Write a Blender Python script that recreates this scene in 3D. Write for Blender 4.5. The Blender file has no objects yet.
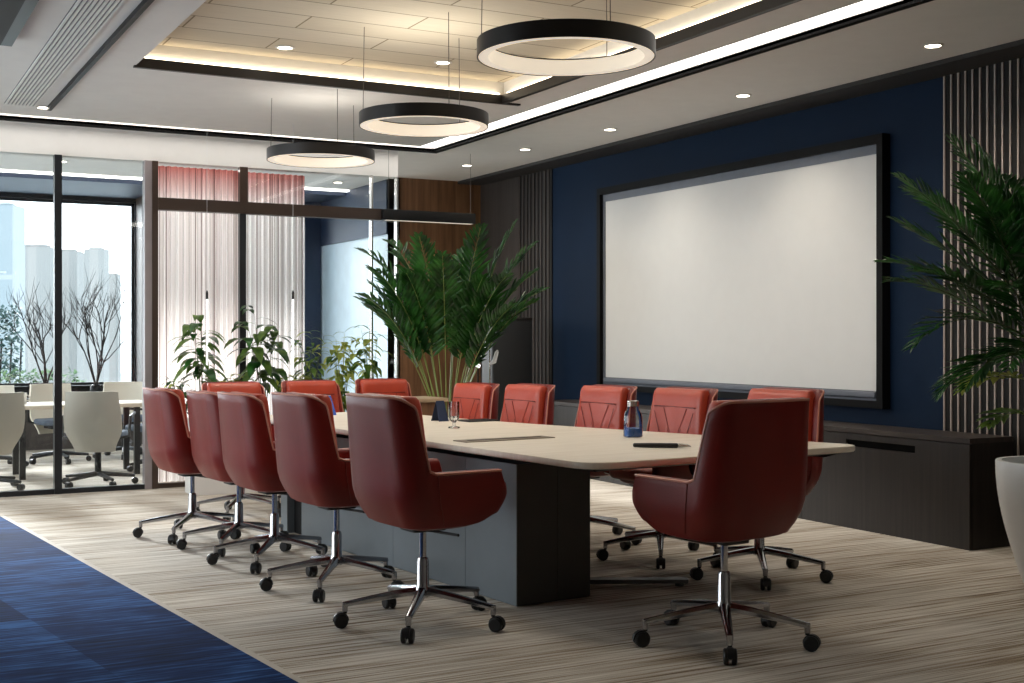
import bpy, math, random
from mathutils import Vector, Matrix
R = random.Random(7)
D = bpy.data; SC = bpy.context.scene; COL = SC.collection
PI = math.pi
CX, SX = .88075, .47358                     # cosine / sine of the camera's turn to the room axes
H = 1.25; F = 1250.0; HV = 337.0; CEIL = 2.95
def W(X, Y): return (CX*X + SX*Y, -SX*X + CX*Y)          # camera-plan metres -> room metres
def at(u, Y): return W((u-512)/F*Y, Y)
def atf(u, v): return at(u, H*F/(v-HV))                   # on the floor
def atz(u, v, z):                                        # on the level z
    Y = (z-H)*F/(HV-v); x, y = at(u, Y); return (x, y, z)
TA = math.radians(5.38)                                    # table axes against the room axes
def T(a, b): return W(.832*a - .5547*b, .5547*a + .832*b)

# ------------------------------------------------------------------ materials
def lin(c): return tuple(((x/255)/12.92 if x <= 10 else ((x/255+.055)/1.055)**2.4) for x in c)
def newmat(name):
    m = D.materials.new(name); m.use_nodes = True
    nt = m.node_tree; return m, nt, nt.nodes['Principled BSDF']
def N(nt, typ, **kw):
    n = nt.nodes.new(typ)
    for k, v in kw.items():
        if k.startswith('i_'): n.inputs[k[2:].replace('_', ' ')].default_value = v
        else: setattr(n, k, v)
    return n
def ramp(nt, stops):
    r = nt.nodes.new('ShaderNodeValToRGB'); e = r.color_ramp.elements
    while len(e) < len(stops): e.new(.5)
    for k, (p, c) in enumerate(stops): e[k].position = p; e[k].color = (*c, 1)
    return r
def coords(nt, scale=(1, 1, 1), rot=0, kind='Object'):
    tc = N(nt, 'ShaderNodeTexCoord'); mp = N(nt, 'ShaderNodeMapping')
    mp.inputs['Rotation'].default_value = (0, 0, rot); mp.inputs['Scale'].default_value = scale
    nt.links.new(tc.outputs[kind], mp.inputs['Vector']); return mp.outputs['Vector']
def mat(name, rgb, rough=.5, metal=0, var=.06, nscale=8, bump=0, bscale=60, coat=0, spec=.5, trans=0):
    m, nt, p = newmat(name); c = lin(rgb)
    n = N(nt, 'ShaderNodeTexNoise', i_Scale=nscale, i_Detail=4.0)
    nt.links.new(coords(nt), n.inputs['Vector'])
    r = ramp(nt, [(.3, tuple(x*(1-var) for x in c)), (.7, tuple(min(1, x*(1+var)) for x in c))])
    nt.links.new(n.outputs['Fac'], r.inputs['Fac']); nt.links.new(r.outputs['Color'], p.inputs['Base Color'])
    p.inputs['Roughness'].default_value = rough; p.inputs['Metallic'].default_value = metal
    p.inputs['Coat Weight'].default_value = coat; p.inputs['Specular IOR Level'].default_value = spec
    if trans:
        p.inputs['Transmission Weight'].default_value = trans
    if bump:
        b = N(nt, 'ShaderNodeTexNoise', i_Scale=bscale, i_Detail=3.0); nt.links.new(coords(nt), b.inputs['Vector'])
        bp = N(nt, 'ShaderNodeBump', i_Strength=bump, i_Distance=.01); nt.links.new(b.outputs['Fac'], bp.inputs['Height'])
        nt.links.new(bp.outputs['Normal'], p.inputs['Normal'])
    return m
def streak(name, stops, scale, rot=0, rough=.5, bump=0, detail=5, spec=.5, dist=0):
    m, nt, p = newmat(name)
    n = N(nt, 'ShaderNodeTexNoise', i_Scale=1.0, i_Detail=float(detail), i_Roughness=.62, i_Distortion=float(dist))
    nt.links.new(coords(nt, scale, rot), n.inputs['Vector'])
    r = ramp(nt, [(a, lin(c)) for a, c in stops])
    nt.links.new(n.outputs['Fac'], r.inputs['Fac']); nt.links.new(r.outputs['Color'], p.inputs['Base Color'])
    p.inputs['Roughness'].default_value = rough; p.inputs['Specular IOR Level'].default_value = spec
    if bump:
        bp = N(nt, 'ShaderNodeBump', i_Strength=bump, i_Distance=.01); nt.links.new(n.outputs['Fac'], bp.inputs['Height'])
        nt.links.new(bp.outputs['Normal'], p.inputs['Normal'])
    return m
def emis(name, rgb, s):
    m, nt, p = newmat(name); p.inputs['Base Color'].default_value = (*lin(rgb), 1)
    p.inputs['Emission Color'].default_value = (*lin(rgb), 1); p.inputs['Emission Strength'].default_value = s; return m
def glass(name, tint, refl=.35):
    m, nt, p = newmat(name); nt.nodes.remove(p)
    out = nt.nodes['Material Output']; t = N(nt, 'ShaderNodeBsdfTransparent'); t.inputs['Color'].default_value = (*tint, 1)
    g = N(nt, 'ShaderNodeBsdfGlossy', i_Roughness=.02); fr = N(nt, 'ShaderNodeFresnel', i_IOR=1.45)
    k = N(nt, 'ShaderNodeMath', operation='MULTIPLY'); k.inputs[1].default_value = refl*2
    mx = N(nt, 'ShaderNodeMixShader'); nt.links.new(fr.outputs[0], k.inputs[0]); nt.links.new(k.outputs[0], mx.inputs[0])
    nt.links.new(t.outputs[0], mx.inputs[1]); nt.links.new(g.outputs[0], mx.inputs[2]); nt.links.new(mx.outputs[0], out.inputs[0]); return m

def floor_mat():
    m, nt, p = newmat('striped_carpet')
    v1 = coords(nt, (1.3, 58, 1), -TA); n1 = N(nt, 'ShaderNodeTexNoise', i_Scale=1.0, i_Detail=3.0, i_Roughness=.6)
    nt.links.new(v1, n1.inputs['Vector'])
    n2 = N(nt, 'ShaderNodeTexNoise', i_Scale=1.0, i_Detail=2.0); nt.links.new(coords(nt, (.9, 5, 1), -TA), n2.inputs['Vector'])
    n3 = N(nt, 'ShaderNodeTexNoise', i_Scale=220.0, i_Detail=2.0); nt.links.new(coords(nt), n3.inputs['Vector'])
    a = N(nt, 'ShaderNodeMath', operation='MULTIPLY_ADD'); a.inputs[1].default_value = .35; nt.links.new(n2.outputs['Fac'], a.inputs[0]); nt.links.new(n1.outputs['Fac'], a.inputs[2])
    b = N(nt, 'ShaderNodeMath', operation='MULTIPLY_ADD'); b.inputs[1].default_value = .22; nt.links.new(n3.outputs['Fac'], b.inputs[0]); nt.links.new(a.outputs[0], b.inputs[2])
    r = ramp(nt, [(.54, lin((88, 70, 52))), (.66, lin((150, 134, 114))), (.80, lin((198, 190, 178))), (.98, lin((226, 220, 210)))])
    nt.links.new(b.outputs[0], r.inputs['Fac']); nt.links.new(r.outputs['Color'], p.inputs['Base Color'])
    p.inputs['Roughness'].default_value = .9; p.inputs['Specular IOR Level'].default_value = .15
    bp = N(nt, 'ShaderNodeBump', i_Strength=.6, i_Distance=.006); nt.links.new(b.outputs[0], bp.inputs['Height']); nt.links.new(bp.outputs['Normal'], p.inputs['Normal'])
    return m
def blue_mat():
    m, nt, p = newmat('blue_carpet_pile')
    sn = N(nt, 'ShaderNodeVectorMath', operation='SNAP'); sn.inputs[1].default_value = (1, 1, 1)
    nt.links.new(coords(nt, (1.3, 1.9, 1), -TA), sn.inputs[0])
    wn = N(nt, 'ShaderNodeTexWhiteNoise'); nt.links.new(sn.outputs[0], wn.inputs['Vector'])
    n1 = N(nt, 'ShaderNodeTexNoise', i_Scale=1.0, i_Detail=4.0, i_Roughness=.6); nt.links.new(coords(nt, (3, 40, 1), -TA), n1.inputs['Vector'])
    n2 = N(nt, 'ShaderNodeTexNoise', i_Scale=3.0, i_Detail=3.0); nt.links.new(coords(nt), n2.inputs['Vector'])
    a = N(nt, 'ShaderNodeMath', operation='MULTIPLY_ADD'); a.inputs[1].default_value = .2; nt.links.new(wn.outputs['Value'], a.inputs[0]); nt.links.new(n1.outputs['Fac'], a.inputs[2])
    b = N(nt, 'ShaderNodeMath', operation='MULTIPLY_ADD'); b.inputs[1].default_value = .35; nt.links.new(n2.outputs['Fac'], b.inputs[0]); nt.links.new(a.outputs[0], b.inputs[2])
    r = ramp(nt, [(.5, lin((5, 19, 46))), (.80, lin((17, 47, 96))), (1.0, lin((54, 100, 160)))])
    nt.links.new(b.outputs[0], r.inputs['Fac']); nt.links.new(r.outputs['Color'], p.inputs['Base Color'])
    p.inputs['Roughness'].default_value = .9; p.inputs['Specular IOR Level'].default_value = .08
    p.inputs['Sheen Weight'].default_value = 0
    bp = N(nt, 'ShaderNodeBump', i_Strength=.4, i_Distance=.006); nt.links.new(n1.outputs['Fac'], bp.inputs['Height']); nt.links.new(bp.outputs['Normal'], p.inputs['Normal'])
    return m
def tile_mat():
    m, nt, p = newmat('cream_ceiling_tiles')
    bt = N(nt, 'ShaderNodeTexBrick', i_Scale=1.0); bt.offset = .5
    for k, v in (('Brick Width', 1.2), ('Row Height', .3), ('Mortar Size', .006), ('Mortar Smooth', .2)): bt.inputs[k].default_value = v
    bt.inputs['Color1'].default_value = (*lin((216, 206, 186)), 1); bt.inputs['Color2'].default_value = (*lin((208, 197, 175)), 1); bt.inputs['Mortar'].default_value = (*lin((140, 126, 100)), 1)
    nt.links.new(coords(nt), bt.inputs['Vector'])
    n = N(nt, 'ShaderNodeTexNoise', i_Scale=1.0, i_Detail=5.0); nt.links.new(coords(nt, (6, 60, 1)), n.inputs['Vector'])
    mx = N(nt, 'ShaderNodeMix', data_type='RGBA', blend_type='MULTIPLY'); mx.inputs['Factor'].default_value = .25
    rr = ramp(nt, [(.3, (.7, .68, .64)), (.7, (1, 1, 1))]); nt.links.new(n.outputs['Fac'], rr.inputs['Fac'])
    nt.links.new(bt.outputs['Color'], mx.inputs['A']); nt.links.new(rr.outputs['Color'], mx.inputs['B'])
    nt.links.new(mx.outputs['Result'], p.inputs['Base Color']); p.inputs['Roughness'].default_value = .8; return m
def curtain_mat(name, dyed):
    m, nt, p = newmat(name); out = nt.nodes['Material Output']
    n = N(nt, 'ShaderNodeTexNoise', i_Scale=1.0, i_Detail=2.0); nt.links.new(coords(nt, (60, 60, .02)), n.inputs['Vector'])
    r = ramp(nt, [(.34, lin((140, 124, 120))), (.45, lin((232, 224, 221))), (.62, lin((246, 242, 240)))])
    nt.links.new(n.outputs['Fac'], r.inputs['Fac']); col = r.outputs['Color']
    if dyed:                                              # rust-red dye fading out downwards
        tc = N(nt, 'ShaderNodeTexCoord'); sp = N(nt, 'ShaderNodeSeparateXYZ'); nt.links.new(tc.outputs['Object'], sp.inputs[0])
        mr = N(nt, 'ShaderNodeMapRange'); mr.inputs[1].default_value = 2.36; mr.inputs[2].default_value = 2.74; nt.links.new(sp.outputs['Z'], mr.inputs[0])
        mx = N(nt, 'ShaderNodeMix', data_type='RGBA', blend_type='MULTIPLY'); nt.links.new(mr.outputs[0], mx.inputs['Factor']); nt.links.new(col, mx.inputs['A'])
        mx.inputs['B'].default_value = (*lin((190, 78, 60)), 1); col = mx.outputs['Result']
    d = N(nt, 'ShaderNodeBsdfDiffuse'); t = N(nt, 'ShaderNodeBsdfTranslucent'); mx2 = N(nt, 'ShaderNodeMixShader'); mx2.inputs[0].default_value = .7
    nt.links.new(col, d.inputs[0]); nt.links.new(col, t.inputs[0]); nt.links.new(d.outputs[0], mx2.inputs[1]); nt.links.new(t.outputs[0], mx2.inputs[2])
    nt.links.new(mx2.outputs[0], out.inputs[0]); nt.nodes.remove(p); return m
def leaf_mat(name, c1, c2, tl=.25, rough=.35):
    m, nt, p = newmat(name); out = nt.nodes['Material Output']
    n = N(nt, 'ShaderNodeTexNoise', i_Scale=9.0, i_Detail=2.0); nt.links.new(coords(nt), n.inputs['Vector'])
    r = ramp(nt, [(.35, lin(c1)), (.7, lin(c2))]); nt.links.new(n.outputs['Fac'], r.inputs['Fac']); nt.links.new(r.outputs['Color'], p.inputs['Base Color'])
    p.inputs['Roughness'].default_value = rough
    t = N(nt, 'ShaderNodeBsdfTranslucent'); nt.links.new(r.outputs['Color'], t.inputs[0]); mx = N(nt, 'ShaderNodeMixShader'); mx.inputs[0].default_value = tl
    nt.links.new(p.outputs[0], mx.inputs[1]); nt.links.new(t.outputs[0], mx.inputs[2]); nt.links.new(mx.outputs[0], out.inputs[0]); return m
def facade_mat(name, wall, win, sc):
    m, nt, p = newmat(name)
    bt = N(nt, 'ShaderNodeTexBrick', i_Scale=sc); bt.offset = 0
    for k, v in (('Brick Width', .9), ('Row Height', 12.0), ('Mortar Size', .12)): bt.inputs[k].default_value = v
    bt.inputs['Color1'].default_value = bt.inputs['Color2'].default_value = (*lin(win), 1); bt.inputs['Mortar'].default_value = (*lin(wall), 1)
    tc = N(nt, 'ShaderNodeTexCoord'); sp = N(nt, 'ShaderNodeSeparateXYZ'); cb = N(nt, 'ShaderNodeCombineXYZ')
    nt.links.new(tc.outputs['Object'], sp.inputs[0]); nt.links.new(sp.outputs['X'], cb.inputs[0]); nt.links.new(sp.outputs['Z'], cb.inputs[1])
    nt.links.new(cb.outputs[0], bt.inputs['Vector']); nt.links.new(bt.outputs['Color'], p.inputs['Base Color'])
    p.inputs['Roughness'].default_value = .8; return m

M = dict(
 floor=floor_mat(), blue=blue_mat(), tile=tile_mat(),
 edge=mat('carpet_edge_strip', (196, 188, 176), .7),
 ceil=mat('ceiling_paint', (226, 224, 220), .85, var=.02),
 soffit=mat('dark_soffit', (44, 43, 43), .7),
 fascia=mat('dark_bronze_trim', (40, 36, 34), .45), black=mat('black_trim', (14, 14, 15), .5, spec=.3), matte=mat('matte_black', (7, 7, 7), .85, spec=.1),
 navy=mat('navy_wall_paint', (5, 30, 55), .7, spec=.2, var=.08, nscale=2, bump=.08, bscale=200),
 navyb=mat('navy_panel', (28, 44, 70), .5),
 paleblue=mat('pale_blue_panel', (190, 212, 226), .4),
 white=mat('white_paint', (222, 220, 216), .7, var=.02),
 wood=streak('walnut_panel', [(.3, (98, 68, 46)), (.5, (130, 93, 64)), (.7, (152, 112, 80))], (18, 18, .9), rough=.5),
 darkwood=streak('dark_stained_oak', [(.3, (20, 16, 14)), (.5, (31, 25, 22)), (.7, (42, 35, 31))], (40, 40, 1.2), rough=.45, bump=.1),
 darktop=streak('dark_oak_top', [(.3, (46, 40, 37)), (.5, (60, 53, 49)), (.7, (74, 67, 62))], (40, 1.5, 1), rough=.4),
 darkpanel=streak('dark_panel', [(.3, (52, 46, 44)), (.7, (66, 60, 57))], (20, 20, .8), rough=.55),
 slatback=mat('slat_backing', (10, 9, 9), .8), slat=streak('slat_ash', [(.3, (164, 150, 142)), (.7, (190, 176, 168))], (30, 30, 1.5), rough=.5),
 slatdark=streak('slat_dark', [(.3, (44, 38, 36)), (.7, (66, 58, 54))], (30, 30, 1.5), rough=.5),
 brown=mat('brown_frame', (62, 46, 36), .45), glass=glass('clear_glass', (.95, .975, .985)), glassb=glass('window_glass', (.97, .98, .985), .3),
 mull=mat('mullion_metal', (48, 50, 54), .35, .6),
 leather=mat('wine_leather', (114, 25, 17), .38, var=.12, nscale=5, bump=.12, bscale=260, spec=.38),
 orange=mat('russet_leather', (176, 64, 40), .36, var=.10, nscale=6, bump=.12, bscale=260, coat=.1),
 seam=mat('leather_seam', (112, 34, 24), .6), pipe=mat('highlit_piping', (196, 128, 108), .35),  # piping painted pale, the rim highlight is put into its colour
 chrome=mat('chrome', (196, 196, 200), .12, 1, var=.02), darkchrome=mat('dark_chrome', (168, 168, 172), .16, 1), rubber=mat('black_plastic', (18, 18, 19), .45),
 top=streak('table_veneer', [(.3, (224, 213, 196)), (.7, (238, 229, 214))], (3, 30, 1), -TA, rough=.38),
 ped=mat('grey_laminate', (104, 112, 118), .4, var=.04), pedside=mat('charcoal_laminate', (66, 66, 62), .45, var=.05),
 canvas=mat('screen_fabric', (228, 229, 228), .75, var=.01), scrframe=mat('screen_border', (104, 110, 122), .5), bezel=mat('screen_black', (8, 8, 9), .6, spec=.15),
 leafd=leaf_mat('dark_frond', (16, 50, 18), (54, 108, 42), .25, .28), leafm=leaf_mat('mid_leaf', (50, 84, 34), (120, 150, 66), .4, .4), leafy=leaf_mat('yellow_green_leaf', (136, 158, 60), (212, 216, 122), .5, .45),
 leafo=leaf_mat('outdoor_leaf', (70, 96, 74), (140, 168, 122), .4, .6), leafs=leaf_mat('shrub_leaf', (52, 78, 76), (98, 122, 116), .3, .6),
 stem=mat('green_stem', (128, 142, 74), .5, var=.15), stemd=mat('dark_stem', (66, 82, 40), .5), bark=mat('grey_bark', (48, 42, 42), .8, bump=.3),
 pot=mat('white_pot', (222, 224, 226), .35, var=.02), soil=mat('soil', (44, 34, 26), .95, bump=.6), potb=mat('slate_pot', (50, 58, 70), .5),
 ring=mat('ring_black', (22, 20, 20), .35), ringin=emis('ring_diffuser', (255, 243, 224), .34), led=emis('led_strip', (255, 250, 244), 2.6), ledwarm=emis('warm_led_strip', (255, 238, 208), 4.0),
 dl=emis('downlight_lens', (255, 244, 224), 9.0), dlrim=mat('downlight_rim', (214, 210, 204), .5), wire=mat('suspension_wire', (92, 88, 84), .4, .7),
 cream=mat('cream_shell', (240, 232, 216), .45, var=.03), greypad=mat('grey_blue_seat', (92, 104, 120), .8), desk=mat('cream_desktop', (214, 202, 184), .45),
 bottle=glass('bottle_glass', (.93, .95, .96), .9), blueliq=mat('blue_base', (44, 124, 226), .25, var=.1), card=mat('navy_card', (22, 40, 74), .6), cardb=mat('blue_card', (54, 92, 190), .6), cardw=mat('white_card', (232, 234, 238), .6),
 paper=mat('cable_hatch', (124, 108, 90), .4), silver=mat('silver', (190, 188, 184), .25, 1),
 greypost=mat('grey_post', (150, 140, 140), .45), towerg=mat('graphite_laminate', (40, 41, 43), .5),
 tower1=facade_mat('hazed_facade', (128, 127, 124), (119, 120, 118), .16), tower2=facade_mat('blue_facade', (130, 136, 138), (114, 124, 128), .5),  # close wall and window tones put distance haze into the facade colour
 ground=mat('street_ground', (176, 184, 184), .9), curt=curtain_mat('white_string_curtain', True),
 tube=emis('tube_lamp', (255, 255, 255), 1.6), walli=mat('interior_wall', (196, 192, 186), .8, var=.02),
 oak=streak('light_oak', [(.3, (176, 150, 120)), (.7, (198, 174, 144))], (4, 30, 1), rough=.5), offfl=streak('grey_floor', [(.3, (178, 174, 170)), (.7, (206, 202, 198))], (2, 12, 1), -TA, rough=.45),
)

# ------------------------------------------------------------------ mesh builder
class MB:
    def __init__(s): s.v = []; s.f = []; s.m = []
    def add(s, vs, fs, mi=0):
        o = len(s.v); s.v += [tuple(x) for x in vs]
        for f in fs: s.f.append(tuple(o+i for i in f)); s.m.append(mi)
        return s
    def box(s, x0, x1, y0, y1, z0, z1, mi=0):
        return s.add([(x0,y0,z0),(x1,y0,z0),(x1,y1,z0),(x0,y1,z0),(x0,y0,z1),(x1,y0,z1),(x1,y1,z1),(x0,y1,z1)],
                     [(0,3,2,1),(4,5,6,7),(0,1,5,4),(1,2,6,5),(2,3,7,6),(3,0,4,7)], mi)
    def loft(s, rings, cap=True, closed=True, mi=0, loop=False):
        n = len(rings[0]); vs = [p for r in rings for p in r]; fs = []
        m = len(rings)
        for i in range(m if loop else m-1):
            j = (i+1) % m
            for k in range(n if closed else n-1):
                l = (k+1) % n; fs.append((i*n+k, i*n+l, j*n+l, j*n+k))
        if cap and not loop:
            fs.append(tuple(range(n-1, -1, -1))); fs.append(tuple((m-1)*n+k for k in range(n)))
        return s.add(vs, fs, mi)
    def tube(s, path, r, seg=8, mi=0, cap=True):
        path = [Vector(p) for p in path]; rings = []
        rs = r if isinstance(r, (list, tuple)) else [r]*len(path)
        up = None
        for i, p in enumerate(path):
            t = (path[min(i+1, len(path)-1)] - path[max(i-1, 0)])
            if t.length < 1e-9: t = Vector((0, 0, 1))
            t.normalize()
            if up is None:
                up = Vector((0, 0, 1)) if abs(t.z) < .9 else Vector((1, 0, 0))
            a = up - t*up.dot(t)
            if a.length < 1e-6: a = t.orthogonal()
            a.normalize(); up = a; b = t.cross(a)
            rings.append([p + (a*math.cos(2*PI*k/seg) + b*math.sin(2*PI*k/seg))*rs[i] for k in range(seg)])
        return s.loft(rings, cap, mi=mi)
    def lathe(s, prof, cx=0, cy=0, seg=32, mi=0, cap=True):
        return s.loft([[(cx+r*math.cos(2*PI*k/seg), cy+r*math.sin(2*PI*k/seg), z) for k in range(seg)] for r, z in prof], cap, mi=mi)
    def cyl(s, p0, p1, r, seg=14, mi=0): return s.tube([p0, p1], r, seg, mi)
    def rbox(s, x0, x1, y0, y1, z0, z1, r=.01, e=None, mi=0, n=4):
        e = r if e is None else e
        cx, cy = (x0+x1)/2, (y0+y1)/2
        def rr(ins):
            hx, hy = (x1-x0)/2-ins, (y1-y0)/2-ins; q = max(r-ins, .0005); out = []
            for (sx, sy, a0) in ((1,1,0),(-1,1,PI/2),(-1,-1,PI),(1,-1,1.5*PI)):
                for k in range(n+1):
                    a = a0 + PI/2*k/n; out.append((cx+sx*(hx-q)+q*math.cos(a), cy+sy*(hy-q)+q*math.sin(a)))
            return out
        lv = []
        for k in range(4): a = PI/2*k/3; lv.append((e*(1-math.sin(a)), z0+e*(1-math.cos(a))))
        for k in range(4): a = PI/2*k/3; lv.append((e*(1-math.cos(a)), z1-e*(1-math.sin(a))))
        return s.loft([[(x, y, z) for x, y in rr(i)] for i, z in lv], mi=mi)
    def prism(s, pts, z0, z1, mi=0):
        n = len(pts); return s.add([(x,y,z0) for x,y in pts]+[(x,y,z1) for x,y in pts],
            [tuple(range(n-1,-1,-1)), tuple(range(n,2*n))]+[(k,(k+1)%n,n+(k+1)%n,n+k) for k in range(n)], mi)
    def build(s, name, mats, parent=None, loc=None, rz=0, angle=35, smooth=True):
        me = D.meshes.new(name); me.from_pydata(s.v, [], s.f); me.update()
        for m in (mats if isinstance(mats, (list, tuple)) else [mats]): me.materials.append(M[m])
        me.polygons.foreach_set('material_index', s.m)
        if smooth:
            me.polygons.foreach_set('use_smooth', [True]*len(s.f)); me.set_sharp_from_angle(angle=math.radians(angle))
        o = D.objects.new(name, me); COL.objects.link(o)
        if parent: o.parent = parent
        if loc: o.location = loc
        o.rotation_euler = (0, 0, rz); return o
def thing(name, label, cat, loc=(0, 0, 0), rz=0, group=None):
    o = D.objects.new(name, None); COL.objects.link(o); o.location = loc; o.rotation_euler = (0, 0, rz); o.empty_display_size = .1
    return tag(o, label, cat, group)
def tag(o, label, cat, group=None):
    o['label'] = label; o['category'] = cat
    if group: o['group'] = group
    return o
def struct(o, label=None): o['kind'] = 'structure'; o['label'] = label or o.name.replace('_', ' '); o['category'] = o['label'].split()[-1] if False else 'room'; return o
def S(name, mb, m, label, cat='wall', **k):
    o = mb.build(name, m, **k); o['kind'] = 'structure'; o['label'] = label; o['category'] = cat; return o
def copy_tree(o, parent=None):
    c = o.copy(); COL.objects.link(c); c.parent = parent
    for ch in list(o.children): copy_tree(ch, c)
    return c

# ------------------------------------------------------------------ room shell
WX = 6.24; WY = 12.3; PY = 10.5; LX = -1.7; FY = -1.6; EY = 15.2
fl = S('floor', MB().box(LX, 8.5, FY, EY+.25, -.1, 0), 'floor', 'beige and grey striped carpet floor', 'floor')
# blue carpet
pts = [T(1.857, -1.45), T(1.857, 9.2), T(-.8, 9.2), T(-.8, -1.45)]
bc = MB().prism(pts, .0005, .006).build('blue_carpet', 'blue'); tag(bc, 'blue patterned carpet on the floor beside the striped carpet', 'carpet')
S('trim_1', MB().prism([T(1.857,-1.5), T(1.885,-1.5), T(1.885,9.2), T(1.857,9.2)], .0005, .0075), 'edge', 'pale edging strip between the blue carpet and the striped carpet', 'trim')

# right wall
S('wall_right', MB().box(WX, WX+.2, FY, WY+.2, 0, CEIL+.3), 'navy', 'navy blue wall behind the projection screen')
ym = 5.744
S('wall_right_panel', MB().box(WX-.02, WX, 11.43, WY, 0, CEIL), 'darkpanel', 'plain dark wall panel in the far right corner')
def slats(name, y0, y1, pitch, wid, ms, label, zb):
    o = thing(name, label, 'wall panel', (WX, (y0+y1)/2, 0)); o['kind'] = 'structure'
    MB().box(-.012, -.001, y0-(y0+y1)/2, y1-(y0+y1)/2, zb, CEIL-.002).build('backing', 'slatback', o)
    n = int((y1-y0)/pitch); b = MB()
    for k in range(n):
        y = y1 - .004 - k*pitch - (y0+y1)/2
        b.box(-.020, -.012, y-wid, y, zb, CEIL-.002)
    b.build('slat_panel', ms, o, smooth=False); return o
slats('wall_slats', FY+.02, ym, .057, .011, 'slat', 'black wall panel with thin pale vertical slats behind the big potted palm', 0)
slats('wall_slats', 10.75, 11.43, .075, .03, 'slatdark', 'dark slatted wall panel between the navy wall and the plain dark corner', 0)
# back wood wall, side wall of the glazed room
S('wall_back', MB().box(5.2, WX, WY, WY+.2, 0, CEIL+.3), 'wood', 'walnut wood wall behind the tall centre plant')
S('wall_side', MB().box(5.2, 5.32, WY+.2, EY, 0, CEIL, 0), 'paleblue', 'pale blue side wall seen through the glass')
S('wall_side_return', MB().box(5.2, 5.26, WY-.0, WY+.2, 0, CEIL, 0), 'wood', 'wood end of the walnut wall')
S('trim_2', MB().box(5.185, 5.2, WY+.2, EY-.5, 2.36, CEIL-.002), 'navyb', 'navy band along the top of the pale blue side wall', 'trim')
S('trim_3', MB().box(4.98, 5.185, EY-.62, EY-.02, 0, CEIL-.002), 'navyb', 'navy post at the far end of the pale blue wall', 'column')
# left wall with windows, front wall
def wall_with_holes(name, axis, c0, c1, lo, hi, z1, holes, m, label):
    b = MB(); edges = [lo] + [e for h in holes for e in h[:2]] + [hi]
    def bx(a0, a1, za, zb):
        if a1-a0 > 1e-4 and zb-za > 1e-4:
            b.box(c0, c1, a0, a1, za, zb) if axis == 'y' else b.box(a0, a1, c0, c1, za, zb)
    for k in range(0, len(edges), 2): bx(edges[k], edges[k+1], 0, z1)
    for a0, a1, za, zb in holes: bx(a0, a1, 0, za); bx(a0, a1, zb, z1)
    return S(name, b, m, label)
lh = [(5.6, 7.3, .1, 2.8), (7.5, 10.2, .1, 2.8), (10.9, 14.6, .5, 2.84)]
wall_with_holes('wall_left', 'y', LX-.2, LX, FY, EY+.2, CEIL+.3, lh, 'white', 'white wall with tall windows on the left side')
S('wall_front', MB().box(LX-.2, WX+.2, FY-.2, FY, 0, CEIL+.3), 'walli', 'plain wall behind the viewer')
eh = [(-1.3, 3.09, .69, 2.84), (3.36, 4.94, .3, 2.84)]
wall_with_holes('wall_exterior', 'x', EY, EY+.2, LX, 5.32, CEIL, eh, 'mull', 'dark outer window wall of the glazed room')
def window(n, axis, c, a0, a1, z0, z1, nm, label, mats='mull'):
    o = thing('window_%d' % n, label, 'window', (0, 0, 0)); o['kind'] = 'structure'
    b = MB(); g = MB(); w = .035
    def bx(B, p0, p1, za, zb, t0, t1):
        B.box(c+t0, c+t1, p0, p1, za, zb) if axis == 'y' else B.box(p0, p1, c+t0, c+t1, za, zb)
    for p in [a0] + [a0+(a1-a0)*k/nm for k in range(1, nm)] + [a1]: bx(b, max(a0, p-w/2-.01), min(a1, p+w/2+.01), z0, z1, -.03, .03)
    bx(b, a0, a1, z0, z0+.03, -.03, .03); bx(b, a0, a1, z1-.03, z1, -.03, .03); bx(g, a0+.01, a1-.01, z0+.01, z1-.01, -.006, .006)
    b.build('window_frame', mats, o, smooth=False); g.build('window_glass', 'glassb', o, smooth=False); return o
for k, (a0, a1, z0, z1) in enumerate(lh): window(k+1, 'y', LX-.1, a0, a1, z0, z1, 2, 'tall window %s in the left wall' % ('nearer the viewer', 'beside the partition', 'of the glazed room')[k])
window(4, 'x', EY+.1, -1.3, 3.09, .69, 2.84, 1, 'wide window with city view behind the white chairs', 'mull')
window(5, 'x', EY+.1, 3.36, 4.94, .3, 2.84, 1, 'window behind the pleated white curtains', 'mull')
S('trim_4', MB().box(-1.4, 3.14, EY-.12, EY+.0, .655, .69), 'black', 'black sill under the city window', 'sill')
S('wall_column', MB().box(3.10, 3.34, EY-.34, EY, 0, CEIL), 'brown', 'dark brown column beside the city window', 'column')

# ceiling
TX0, TX1, TY0, TY1, TZ = 1.63, 4.25, -.6, 8.03, 3.10      # raised tray
GX0, GX1, GY0, GY1 = 4.56, 4.78, 10.2, 10.40              # led channel
c = MB(); Z1 = CEIL+.3
c.box(LX, TX0, FY, GY0, CEIL, Z1); c.box(TX0, TX1, FY, TY0, CEIL, Z1); c.box(TX0, TX1, TY1, GY0, CEIL, Z1); c.box(TX1, GX0, FY, GY0, CEIL, Z1)
c.box(GX1, WX, FY, GY1, CEIL, Z1); c.box(LX, WX, GY1, EY+.2, CEIL, Z1)
c.box(GX0, GX1, FY, GY1, CEIL+.06, Z1); c.box(LX, GX0, GY0, GY1, CEIL+.06, Z1)
S('ceiling', c, 'ceil', 'white painted ceiling with a raised tray', 'ceiling', smooth=False)
S('ceiling_tray', MB().box(TX0-.05, TX1+.05, TY0-.05, TY1+.05, TZ, TZ+.05), 'tile', 'cream tiled raised ceiling panel', 'ceiling')
led = MB().box(GX0+.02, GX1-.02, FY+.01, GY0, CEIL+.03, CEIL+.055).box(LX+.01, GX1-.02, GY0+.02, GY1-.02, CEIL+.03, CEIL+.055).build('light_strip', 'led', smooth=False)
tag(led, 'bright white light strip set in the ceiling channel', 'light')
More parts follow.
